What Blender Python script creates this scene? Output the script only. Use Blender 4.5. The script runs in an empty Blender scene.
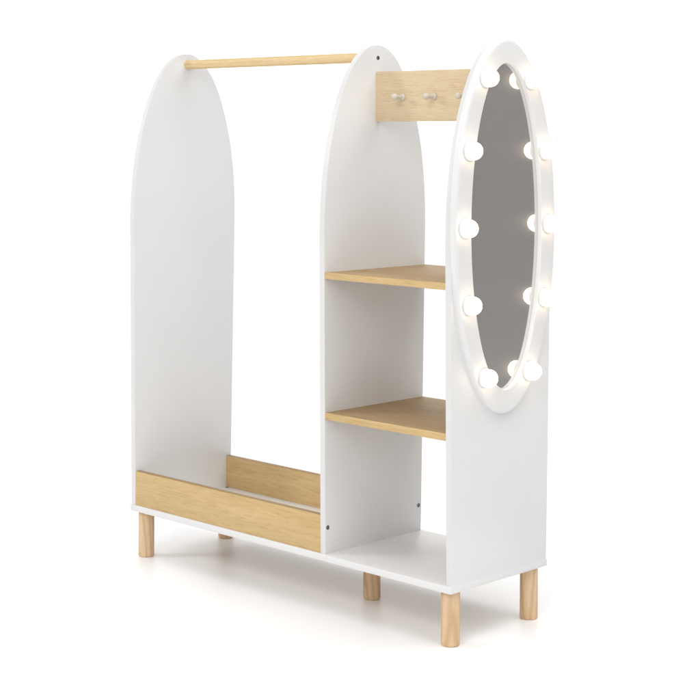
import bpy, bmesh, math
from mathutils import Vector, Matrix

S = bpy.context.scene
COL = S.collection
DZ = -0.006                       # floor level at z = 0

# ------------------------------------------------------------------ dimensions (metres)
W = 1.060                         # overall width
T = 0.0151                        # board thickness
XB = 0.6756                       # left face of the middle panel
XI, XC = XB + T, W - T
D = 0.3241                        # depth of the base
ZB0, ZB1 = 0.1214 + DZ, 0.1363 + DZ
ZTOP = 1.274 + DZ
ZC = 0.876 + DZ                   # centre of the oval
YC = 0.162

# ------------------------------------------------------------------ materials
def new_mat(name):
    m = bpy.data.materials.new(name)
    m.use_nodes = True
    nt = m.node_tree
    b = nt.nodes['Principled BSDF']
    return m, nt, b

def coords(nt, scale, loc_random=True):
    tc = nt.nodes.new('ShaderNodeTexCoord')
    mp = nt.nodes.new('ShaderNodeMapping')
    mp.inputs['Scale'].default_value = scale
    nt.links.new(tc.outputs['Object'], mp.inputs['Vector'])
    if loc_random:
        oi = nt.nodes.new('ShaderNodeObjectInfo')
        mul = nt.nodes.new('ShaderNodeMath'); mul.operation = 'MULTIPLY'
        mul.inputs[1].default_value = 37.0
        nt.links.new(oi.outputs['Random'], mul.inputs[0])
        cmb = nt.nodes.new('ShaderNodeCombineXYZ')
        for k in range(3):
            nt.links.new(mul.outputs[0], cmb.inputs[k])
        nt.links.new(cmb.outputs[0], mp.inputs['Location'])
    return mp.outputs['Vector']

def noise(nt, vec, scale, detail=4, rough=0.55, dist=0.0):
    n = nt.nodes.new('ShaderNodeTexNoise')
    n.inputs['Scale'].default_value = scale
    n.inputs['Detail'].default_value = detail
    n.inputs['Roughness'].default_value = rough
    n.inputs['Distortion'].default_value = dist
    nt.links.new(vec, n.inputs['Vector'])
    return n.outputs['Fac']

def ramp(nt, fac, stops):
    r = nt.nodes.new('ShaderNodeValToRGB')
    e = r.color_ramp.elements
    while len(e) < len(stops):
        e.new(0.5)
    for k, (p, c) in enumerate(stops):
        e[k].position = p
        e[k].color = (*c, 1)
    nt.links.new(fac, r.inputs['Fac'])
    return r.outputs['Color']

def mix(nt, a, b, fac, mode='MULTIPLY'):
    m = nt.nodes.new('ShaderNodeMix'); m.data_type = 'RGBA'; m.blend_type = mode
    m.inputs['Factor'].default_value = fac
    nt.links.new(a, m.inputs['A']); nt.links.new(b, m.inputs['B'])
    return m.outputs['Result']

def bump(nt, b, fac, strength, dist=0.001):
    n = nt.nodes.new('ShaderNodeBump')
    n.inputs['Strength'].default_value = strength
    n.inputs['Distance'].default_value = dist
    nt.links.new(fac, n.inputs['Height'])
    nt.links.new(n.outputs['Normal'], b.inputs['Normal'])

def white_board(name='white_melamine', k=1.0):
    m, nt, b = new_mat(name)
    v = coords(nt, (1, 1, 1))
    c = ramp(nt, noise(nt, v, 6, 3), [(0.3, (0.762 * k, 0.756 * k, 0.750 * k)), (0.7, (0.782 * k, 0.777 * k, 0.772 * k))])
    nt.links.new(c, b.inputs['Base Color'])
    b.inputs['Roughness'].default_value = 0.42
    b.inputs['Specular IOR Level'].default_value = 0.4
    bump(nt, b, noise(nt, v, 900, 2), 0.05, 0.0004)
    return m

def oak(name, along, lo, hi):
    """pale oak melamine, grain along the given axis"""
    m, nt, b = new_mat(name)
    sc = [1.0, 1.0, 1.0]; sc[along] = 0.055
    v = coords(nt, tuple(sc))
    broad = noise(nt, v, 60, 5, 0.62, 0.3)
    mid = tuple((a + c) / 2 for a, c in zip(lo, hi))
    c = ramp(nt, broad, [(0.15, lo), (0.5, mid), (0.85, hi)])
    pores = noise(nt, v, 430, 3, 0.7)
    p = ramp(nt, pores, [(0.34, (0.78, 0.72, 0.64)), (0.52, (1, 1, 1))])
    c = mix(nt, c, p, 0.68)
    sc2 = [1.0, 1.0, 1.0]; sc2[along] = 0.35
    cloud = noise(nt, coords(nt, tuple(sc2)), 9, 3)
    q = ramp(nt, cloud, [(0.3, (0.93, 0.92, 0.90)), (0.7, (1.0, 1.0, 1.0))])
    c = mix(nt, c, q, 1.0)
    nt.links.new(c, b.inputs['Base Color'])
    b.inputs['Roughness'].default_value = 0.6
    b.inputs['Specular IOR Level'].default_value = 0.18
    bump(nt, b, pores, 0.10, 0.0005)
    return m

def pine(name, lo, hi, along=2, freq=80):
    """turned solid pine: curved growth lines running down the dowel"""
    m, nt, b = new_mat(name)
    sc = [1.0, 1.0, 1.0]; sc[along] = 0.10
    v = coords(nt, tuple(sc))
    w = nt.nodes.new('ShaderNodeTexWave')
    w.wave_type = 'BANDS'; w.bands_direction = 'DIAGONAL' if along == 2 else 'Y'
    w.inputs['Scale'].default_value = freq
    w.inputs['Distortion'].default_value = 5.5
    w.inputs['Detail'].default_value = 3
    w.inputs['Detail Scale'].default_value = 0.6
    nt.links.new(v, w.inputs['Vector'])
    c = ramp(nt, w.outputs['Fac'], [(0.0, hi), (0.55, tuple(h * .97 for h in hi)), (1.0, lo)])
    fine = noise(nt, v, 420, 3, 0.6)
    p = ramp(nt, fine, [(0.3, (0.88, 0.83, 0.77)), (0.6, (1, 1, 1))])
    c = mix(nt, c, p, 0.7)
    nt.links.new(c, b.inputs['Base Color'])
    b.inputs['Roughness'].default_value = 0.5
    b.inputs['Specular IOR Level'].default_value = 0.3
    return m

def plain(name, col, rough=0.4, metal=0.0):
    m, nt, b = new_mat(name)
    v = coords(nt, (1, 1, 1))
    c = ramp(nt, noise(nt, v, 60, 3),
             [(0.3, tuple(x * 0.95 for x in col)), (0.7, tuple(min(1, x * 1.04) for x in col))])
    nt.links.new(c, b.inputs['Base Color'])
    b.inputs['Roughness'].default_value = rough
    b.inputs['Metallic'].default_value = metal
    return m

M_WHITE = white_board()
M_BAND_SHADED = white_board('shaded_edge_band', 0.92)
M_OAK = oak('pale_oak_melamine', 0, (0.59, 0.415, 0.198), (0.72, 0.53, 0.278))
M_OAK_SHADED = oak('shaded_oak_melamine', 0, (0.395, 0.275, 0.150), (0.50, 0.36, 0.208))  # same oak, darkened in colour for the shade on the shelf tops
M_OAK_EDGE = oak('brown_oak_edge_tape', 0, (0.33, 0.225, 0.115), (0.42, 0.29, 0.155))
M_OAK_LIGHT = oak('bleached_oak_melamine', 0, (0.65, 0.50, 0.31), (0.77, 0.635, 0.43))
M_PINE = pine('turned_pine', (0.64, 0.435, 0.25), (0.76, 0.555, 0.352), freq=34)
M_ROD = pine('sanded_dowel', (0.62, 0.44, 0.215), (0.76, 0.57, 0.31), along=0, freq=60)
M_PEG = plain('pale_peg', (0.60, 0.54, 0.47), 0.35)
M_SCREW = plain('zinc_screw', (0.20, 0.20, 0.21), 0.35, 0.8)
M_UNDERSIDE = plain('dark_underside', (0.44, 0.36, 0.28), 0.8)
M_SOCKET = plain('white_plastic', (0.72, 0.71, 0.69), 0.35)

def frame_mat():
    m, nt, b = new_mat('white_lacquer')
    v = coords(nt, (1, 1, 1))
    c = ramp(nt, noise(nt, v, 8, 3), [(0.3, (0.765, 0.760, 0.755)), (0.7, (0.782, 0.777, 0.773))])
    nt.links.new(c, b.inputs['Base Color'])
    b.inputs['Roughness'].default_value = 0.35
    return m
M_FRAME = frame_mat()

def mirror_mat():
    m, nt, b = new_mat('grey_mirror')
    b.inputs['Base Color'].default_value = (0.86, 0.86, 0.86, 1)
    b.inputs['Metallic'].default_value = 1.0
    b.inputs['Roughness'].default_value = 0.0
    halo_diff = nt.nodes.new('ShaderNodeBsdfDiffuse')  # diffuse layer added so a warm halo shows round the bulbs
    v = coords(nt, (1, 1, 1))
    c = ramp(nt, noise(nt, v, 30, 4), [(0.3, (0.40, 0.36, 0.33)), (0.7, (0.47, 0.43, 0.40))])
    nt.links.new(c, halo_diff.inputs['Color'])
    halo_gloss = nt.nodes.new('ShaderNodeBsdfAnisotropic')          # rough lobe added to imitate the bulbs' halo
    halo_gloss.inputs['Color'].default_value = (0.85, 0.80, 0.74, 1)
    halo_gloss.inputs['Roughness'].default_value = 0.34
    m0 = nt.nodes.new('ShaderNodeMixShader')
    m0.inputs['Fac'].default_value = 0.16
    nt.links.new(b.outputs[0], m0.inputs[1])
    nt.links.new(halo_gloss.outputs[0], m0.inputs[2])
    mx = nt.nodes.new('ShaderNodeMixShader')
    mx.inputs['Fac'].default_value = 0.10
    nt.links.new(m0.outputs[0], mx.inputs[1])
    nt.links.new(halo_diff.outputs[0], mx.inputs[2])
    nt.links.new(mx.outputs[0], nt.nodes['Material Output'].inputs['Surface'])
    return m
M_MIRROR = mirror_mat()

def bulb_mat():
    m, nt, b = new_mat('lit_opal_bulb')
    b.inputs['Base Color'].default_value = (0.85, 0.83, 0.78, 1)
    b.inputs['Roughness'].default_value = 0.25
    b.inputs['Emission Color'].default_value = (1.0, 0.80, 0.54, 1)
    b.inputs['Emission Strength'].default_value = 4.8
    return m
M_BULB = bulb_mat()

def floor_mat():
    m, nt, b = new_mat('white_paper_floor')
    v = coords(nt, (1, 1, 1), False)
    c = ramp(nt, noise(nt, v, 3, 3), [(0.3, (0.955, 0.955, 0.955)), (0.7, (0.965, 0.965, 0.965))])
    nt.links.new(c, b.inputs['Base Color'])
    b.inputs['Roughness'].default_value = 0.42
    b.inputs['Specular IOR Level'].default_value = 0.20
    return m
M_FLOOR = floor_mat()

# ------------------------------------------------------------------ mesh helpers
def link(name, bm, mat, parent=None, smooth_angle=35):
    """one mesh object, its origin at the middle of its box"""
    bmesh.ops.recalc_face_normals(bm, faces=bm.faces[:])
    cs = [v.co for v in bm.verts]
    c = Vector([(min(p[k] for p in cs) + max(p[k] for p in cs)) / 2 for k in range(3)])
    bmesh.ops.translate(bm, vec=-c, verts=bm.verts[:])
    for f in bm.faces:
        f.smooth = True
    for e in bm.edges:
        if len(e.link_faces) == 2 and e.calc_face_angle(0) > math.radians(smooth_angle):
            e.smooth = False
    me = bpy.data.meshes.new(name)
    bm.to_mesh(me); bm.free()
    me.materials.append(mat)
    o = bpy.data.objects.new(name, me)
    COL.objects.link(o)
    pw = Vector((0, 0, 0))
    if parent is not None:
        o.parent = parent
        p = parent
        while p is not None:
            pw += p.location; p = p.parent
    o.location = c - pw
    return o

def prism_x(outline, x0, x1, bev=0.0011):
    """outline of (y, z) points extruded along X with eased edges"""
    bm = bmesh.new()
    a = [bm.verts.new((x0, y, z)) for y, z in outline]
    b = [bm.verts.new((x1, y, z)) for y, z in outline]
    fa = bm.faces.new(a); fb = bm.faces.new(b)
    n = len(a)
    for i in range(n):
        bm.faces.new((a[i], b[i], b[(i + 1) % n], a[(i + 1) % n]))
    if bev:
        es = list(fa.edges) + list(fb.edges)
        bmesh.ops.bevel(bm, geom=es, offset=bev, segments=2, profile=0.5, affect='EDGES')
    return bm

def box(x0, x1, y0, y1, z0, z1, bev=0.0009):
    bm = bmesh.new()
    bmesh.ops.create_cube(bm, size=1)
    for v in bm.verts:
        v.co = Vector(((x0 + x1) / 2 + v.co.x * (x1 - x0),
                       (y0 + y1) / 2 + v.co.y * (y1 - y0),
                       (z0 + z1) / 2 + v.co.z * (z1 - z0)))
    if bev:
        bmesh.ops.bevel(bm, geom=bm.edges[:], offset=bev, segments=2, profile=0.5, affect='EDGES')
    return bm

def lathe(profile, origin, axis, seg=48):
    """profile of (radius, distance along axis); closed with end caps"""
    axis = Vector(axis).normalized()
    q = Vector((0, 0, 1)).rotation_difference(axis)
    bm = bmesh.new()
    rings = []
    for r, h in profile:
        if r < 1e-7:
            rings.append([bm.verts.new(q @ Vector((0, 0, h)) + Vector(origin))])
        else:
            rings.append([bm.verts.new(q @ Vector((r * math.cos(2 * math.pi * k / seg),
                                                   r * math.sin(2 * math.pi * k / seg), h)) + Vector(origin))
                          for k in range(seg)])
    for A, B in zip(rings, rings[1:]):
        for k in range(seg):
            k2 = (k + 1) % seg
            if len(A) == 1 and len(B) > 1:
                bm.faces.new((A[0], B[k], B[k2]))
            elif len(B) == 1 and len(A) > 1:
                bm.faces.new((A[k], B[0], A[k2]))
            elif len(A) > 1:
                bm.faces.new((A[k], B[k], B[k2], A[k2]))
    if len(rings[0]) > 1:
        bm.faces.new(rings[0])
    if len(rings[-1]) > 1:
        bm.faces.new(rings[-1])
    return bm

# ------------------------------------------------------------------ panel outline
def yf(z): return 0.0047 - 0.0117 * (z - DZ)
def yb(z): return 0.3190 + 0.0140 * (z - DZ)

def panel_outline():
    pts = []
    ZB = ZB1 - 0.0014                                # dadoed into the base
    zj = 0.80 + DZ                                   # straight tapered flanks up to here
    for k in range(9):
        z = ZB - (ZB - zj) * k / 8
        pts.append((yf(z), z))
    hw = (yb(zj) - yf(zj)) / 2; yc = (yb(zj) + yf(zj)) / 2
    za = 0.855 + DZ
    b = ZTOP - za
    arc = []
    N = 72
    for k in range(N + 1):
        a = math.pi * k / N
        y = yc + 0.003 * math.sin(a) - (hw + 0.0006) * math.cos(a)
        z = za + b * math.sin(a)
        arc.append((y, z))
    pts += arc
    for k in range(9):
        z = zj - (zj - ZB) * k / 8
        pts.append((yb(z), z))
    return pts
OUT = panel_outline()

# ------------------------------------------------------------------ the thing
root = bpy.data.objects.new('clothing_rack', None)
root.empty_display_size = 0.1
root.location = (W / 2, D / 2, 0)
COL.objects.link(root)
root['label'] = 'white and pale oak dress-up clothing rack with shelves and lit oval mirror'
root['category'] = 'clothing rack'

base = link('base', box(0, W, 0, D, ZB0, ZB1, 0.0005), M_WHITE, root)
base.data.materials.append(M_UNDERSIDE)                     # unseen underside, darkened to deepen the floor shadow
for f in base.data.polygons:
    if f.normal.z < -0.9:
        f.material_index = 1

panels = []
for x0 in (0.0, XB, XC):
    p = link('side_panel', prism_x(OUT, x0, x0 + T), M_WHITE, root)
    p.data.materials.append(M_BAND_SHADED)                   # banded edge, rim shade put into its colour
    for f in p.data.polygons:
        if abs(f.normal.x) < 0.5:
            f.material_index = 1
    panels.append(p)
panels[0]['label'] = 'arched white end panel carrying the end of the hanging rod'
panels[1]['label'] = 'arched white middle panel between hanging rod and shelves'
panels[2]['label'] = 'arched white end panel carrying the lit oval mirror'

# toe boards of the hanging bay
zf = 0.2217 + DZ; zbk = 0.2188 + DZ
y0 = yf(ZB1) + 0.0006
fb = link('front_board', box(T, XB, y0, y0 + 0.0145, ZB1, zf), M_OAK, root)
y1 = yb(ZB1) - 0.0006
bb = link('back_board', box(T, XB, y1 - 0.0145, y1, ZB1, zbk), M_OAK, root)
for o in (fb, bb):
    o.data.materials.append(M_OAK_EDGE)               # darker tape along the top edge
    for f in o.data.polygons:
        if f.normal.z > 0.3:
            f.material_index = 1

# shelves
for zt, zb_ in ((0.7628, 0.7482), (0.4515, 0.4358)):
    zt += DZ; zb_ += DZ
    s = link('shelf', box(XI, XC, yf(zb_) + 0.0008, yb(zb_) - 0.0008, zb_, zt, 0.0007), M_OAK_SHADED, root)
    s.data.materials.append(M_OAK)                    # edges keep the unshaded oak
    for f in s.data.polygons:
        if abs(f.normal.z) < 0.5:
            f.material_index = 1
    s['label'] = 'upper oak shelf' if zt > 0.6 else 'lower oak shelf'

# hanging rod
RY, RZ = 0.1661, 1.2462 + DZ
link('hanging_rod', lathe([(0.0118, 0), (0.0118, XB - T)], (T, RY, RZ), (1, 0, 0)), M_ROD, root)

# hook board with three pegs
HY = 0.1587
hb = link('hook_board', box(XI, XC, HY, HY + 0.014, 1.0989 + DZ, 1.2127 + DZ), M_OAK_LIGHT, root)
peg_prof = [(0.0078, 0.0), (0.0080, 0.0012), (0.0078, 0.0040), (0.0066, 0.0056), (0.0046, 0.0070), (0.0042, 0.012),
            (0.0045, 0.018), (0.0056, 0.0225), (0.0068, 0.0255), (0.0073, 0.0285), (0.0070, 0.0315),
            (0.0055, 0.0338), (0.0028, 0.0349), (0, 0.0352)]
for x in (0.7755, 0.8690, 0.9625):
    link('peg', lathe(peg_prof, (x, HY, 1.1535 + DZ), (0, -1, 0), 32), M_PEG, hb)

# legs
R = 0.0197
leg_prof = [(R * .985, ZB0), (R, ZB0 - 0.004), (R, 0.0042), (R * .985, 0.0026), (R * .93, 0.0010), (R * .86, 0.0)]
for x, y in ((0.0262, 0.030), (W - 0.0262, 0.030), (W - 0.0285, D - 0.0275), (0.0262, D - 0.0285), (0.685, 0.160)):
    lg = link('leg', lathe([(r, h) for r, h in leg_prof], (x, y, 0), (0, 0, 1)), M_PINE, root)
    lg.rotation_euler.z = 7.3 * x + 11.0 * y          # each dowel turned its own way

# screws on the panels and base
def screw(origin, axis, parent, r=0.0050):
    bm = lathe([(r, -0.0005), (r, 0.0005), (r * .85, 0.0011), (r * .5, 0.0012), (r * .46, 0.0002), (0, 0.0001)],
               origin, axis, 6 * 4)
    return link('screw', bm, M_SCREW, parent)
screw((XI, 0.1655, 1.2445 + DZ), (1, 0, 0), panels[1])
screw((XI, 0.0101, 0.1949 + DZ), (1, 0, 0), panels[1])
screw((XI, 0.3124, 0.1959 + DZ), (1, 0, 0), panels[1])
screw((T + 0.010, y1 - 0.020, ZB1), (0, 0, 1), base, 0.0042)

# ------------------------------------------------------------------ oval mirror
AO, BO = 0.1695, 0.3985
AI, BI = 0.1175, 0.3465
TF = 0.0145
def ring_frame():
    # (s, x): s = 0 outer edge, 1 inner edge
    prof = [(0.00, 0.0), (0.00, 0.0050)]
    for k in range(1, 9):                       # soft outer shoulder
        a = math.pi / 2 * k / 8
        prof.append((0.17 * (1 - math.cos(a)), 0.0050 + (TF - 0.0050) * math.sin(a)))
    prof += [(0.45, TF + 0.0003), (0.80, TF)]
    for k in range(0, 6):
        a = math.radians(68) * k / 5
        prof.append((0.955 + 0.035 * math.sin(a), TF - 0.0020 * (1 - math.cos(a))))
    prof += [(1.0, 0.0042), (1.0, 0.0)]
    N = 192
    bm = bmesh.new()
    rows = []
    for i in range(N):
        th = 2 * math.pi * i / N
        row = []
        for s, x in prof:
            a = AO + (AI - AO) * s; b = BO + (BI - BO) * s
            row.append(bm.verts.new((W + x, YC + a * math.cos(th), ZC + b * math.sin(th))))
        rows.append(row)
    n = len(prof)
    for i in range(N):
        A, B = rows[i], rows[(i + 1) % N]
        for k in range(n):
            k2 = (k + 1) % n
            bm.faces.new((A[k], A[k2], B[k2], B[k]))
    return bm
frame = link('mirror_frame', ring_frame(), M_FRAME, root, 50)

def oval(a, b, x0, x1, N=160):
    out = [(YC + a * math.cos(2 * math.pi * i / N), ZC + b * math.sin(2 * math.pi * i / N)) for i in range(N)]
    return prism_x(out, x0, x1, 0)
glass = link('mirror_glass', oval(AI - 0.0004, BI - 0.0004, W + 0.0004, W + 0.0045), M_MIRROR, frame)

# ten globe bulbs round the frame
BR = 0.0190
spots = []
for dy, dz in ((0.0745, 0.3125), (0.1265, 0.1600), (0.1400, 0.0), (0.1265, -0.1600), (0.0740, -0.3150)):
    spots += [(-dy, dz), (dy, dz)]
cx = 0.0265 - TF                                  # centre above the frame's face
prof = [(0.0148, 0.0036)]
h0 = 0.0036
for k in range(15):
    a0 = -math.asin((cx - h0) / BR)
    a = a0 + (math.pi / 2 - a0) * k / 14
    prof.append((max(0.0, BR * math.cos(a)) if k < 14 else 0.0, cx + BR * math.sin(a)))
sock = [(0.0206, -0.0006), (0.0206, 0.0034), (0.0200, 0.0044), (0.0185, 0.0048), (0.0150, 0.0048)]
for dy, dz in spots:
    o = (W + TF, YC + dy, ZC + dz)
    bl = link('light_bulb', lathe(prof, o, (1, 0, 0), 40), M_BULB, root)
    link('bulb_socket', lathe(sock, o, (1, 0, 0), 40), M_SOCKET, bl)

# ------------------------------------------------------------------ floor
def sheet(name, x0, x1, y0, y1, z, mat):
    bm = bmesh.new()
    nx, ny = 12, 12
    g = [[bm.verts.new((x0 + (x1 - x0) * i / nx, y0 + (y1 - y0) * k / ny, z)) for k in range(ny + 1)] for i in range(nx + 1)]
    for i in range(nx):
        for k in range(ny):
            bm.faces.new((g[i][k], g[i + 1][k], g[i + 1][k + 1], g[i][k + 1]))
    o = link(name, bm, mat)
    o['kind'] = 'structure'
    return o
sheet('floor', -5, 900, -20, 900, -0.004, plain('grey_studio_floor', (0.253, 0.247, 0.247), 0.7))
sheet('backdrop_paper', -1500, 2.75, -12, 1500, 0.0, M_FLOOR)

# ------------------------------------------------------------------ light: white studio surround, one softbox
wd = bpy.data.worlds.new('World'); S.world = wd
wd.use_nodes = True
wt = wd.node_tree
bg = wt.nodes['Background']
wtc = wt.nodes.new('ShaderNodeTexCoord')
def lobe(axis, lo, hi):
    d = wt.nodes.new('ShaderNodeVectorMath'); d.operation = 'DOT_PRODUCT'
    d.inputs[1].default_value = axis
    wt.links.new(wtc.outputs['Generated'], d.inputs[0])
    r = wt.nodes.new('ShaderNodeMapRange'); r.interpolation_type = 'SMOOTHSTEP'
    r.inputs['From Min'].default_value = lo; r.inputs['From Max'].default_value = hi
    wt.links.new(d.outputs['Value'], r.inputs['Value'])
    return r.outputs['Result']
def wmix(a, b, fac):
    m = wt.nodes.new('ShaderNodeMix'); m.data_type = 'RGBA'
    wt.links.new(fac, m.inputs['Factor'])
    for k, x in (('A', a), ('B', b)):
        if isinstance(x, tuple): m.inputs[k].default_value = (*x, 1)
        else: wt.links.new(x, m.inputs[k])
    return m.outputs['Result']
def wadd(terms):
    acc = None
    for amount, sock in terms:
        m = wt.nodes.new('ShaderNodeMath'); m.operation = 'MULTIPLY_ADD'
        wt.links.new(sock, m.inputs[0]); m.inputs[1].default_value = amount
        if acc is None: m.inputs[2].default_value = 0.0
        else: wt.links.new(acc, m.inputs[2])
        acc = m.outputs[0]
    return acc
studio = wadd([(1.80, lobe((-0.698, 0.716, 0), 0.80, 0.95)),     # white backdrop behind the rack
               (0.60, lobe((0.85, -0.52, 0), 0.40, 0.95)),       # white flat, front right
               (0.62, lobe((0, 0, 1), 0.05, 0.70)),              # pale ceiling
               (1.15, lobe((0, 0, 1), 0.75, 0.98))])             # overhead bank
unlit = lobe((0.698, 0.716, 0), 0.5, 0.85)                       # unlit end of the studio
wt.links.new(wmix(studio, (0.268, 0.260, 0.260), unlit), bg.inputs['Color'])
bg.inputs['Strength'].default_value = 1.0

def softbox(name, loc, target, size, power, col=(1, 1, 1)):
    l = bpy.data.lights.new(name, 'AREA')
    l.shape = 'DISK'; l.size = size; l.energy = power; l.color = col
    o = bpy.data.objects.new(name, l); COL.objects.link(o)
    o.location = loc
    d = Vector(target) - Vector(loc)
    o.rotation_euler = d.to_track_quat('-Z', 'Y').to_euler()
    return o
softbox('key_softbox', (-2.6, -3.0, 2.6), (0.5, 0.2, 0.7), 1.1, 52)
softbox('front_softbox', (2.2, -3.2, 2.6), (0.6, 0.2, 0.6), 2.2, 46)
softbox('side_softbox', (3.6, -0.6, 2.4), (0.2, 0.2, 1.0), 1.2, 8)
softbox('top_softbox', (1.95, 0.55, 2.5), (0.2, 0.2, 0.9), 1.5, 13)

# ------------------------------------------------------------------ camera
cam = bpy.data.cameras.new('camera')
co = bpy.data.objects.new('camera', cam); COL.objects.link(co)
cam.sensor_width = 36; cam.sensor_fit = 'HORIZONTAL'
cam.lens = 1627.3537 / 700 * 36
cam.shift_y = -216.1611 / 700
cam.clip_start = 0.05; cam.clip_end = 3000
co.matrix_world = (Matrix.Translation((3.2475, -2.5493, 1.0702 + DZ)) @ Matrix.Rotation(0.7724, 4, 'Z')
                   @ Matrix.Rotation(math.pi / 2, 4, 'X') @ Matrix.Rotation(0.005, 4, 'Z'))
S.camera = co

S.view_settings.view_transform = 'Standard'
S.view_settings.look = 'None'
S.view_settings.exposure = 0
S.view_settings.gamma = 1
S.render.engine = 'CYCLES'
S.cycles.max_bounces = 10
S.cycles.diffuse_bounces = 6
S.cycles.sample_clamp_indirect = 6
S.cycles.use_denoising = True
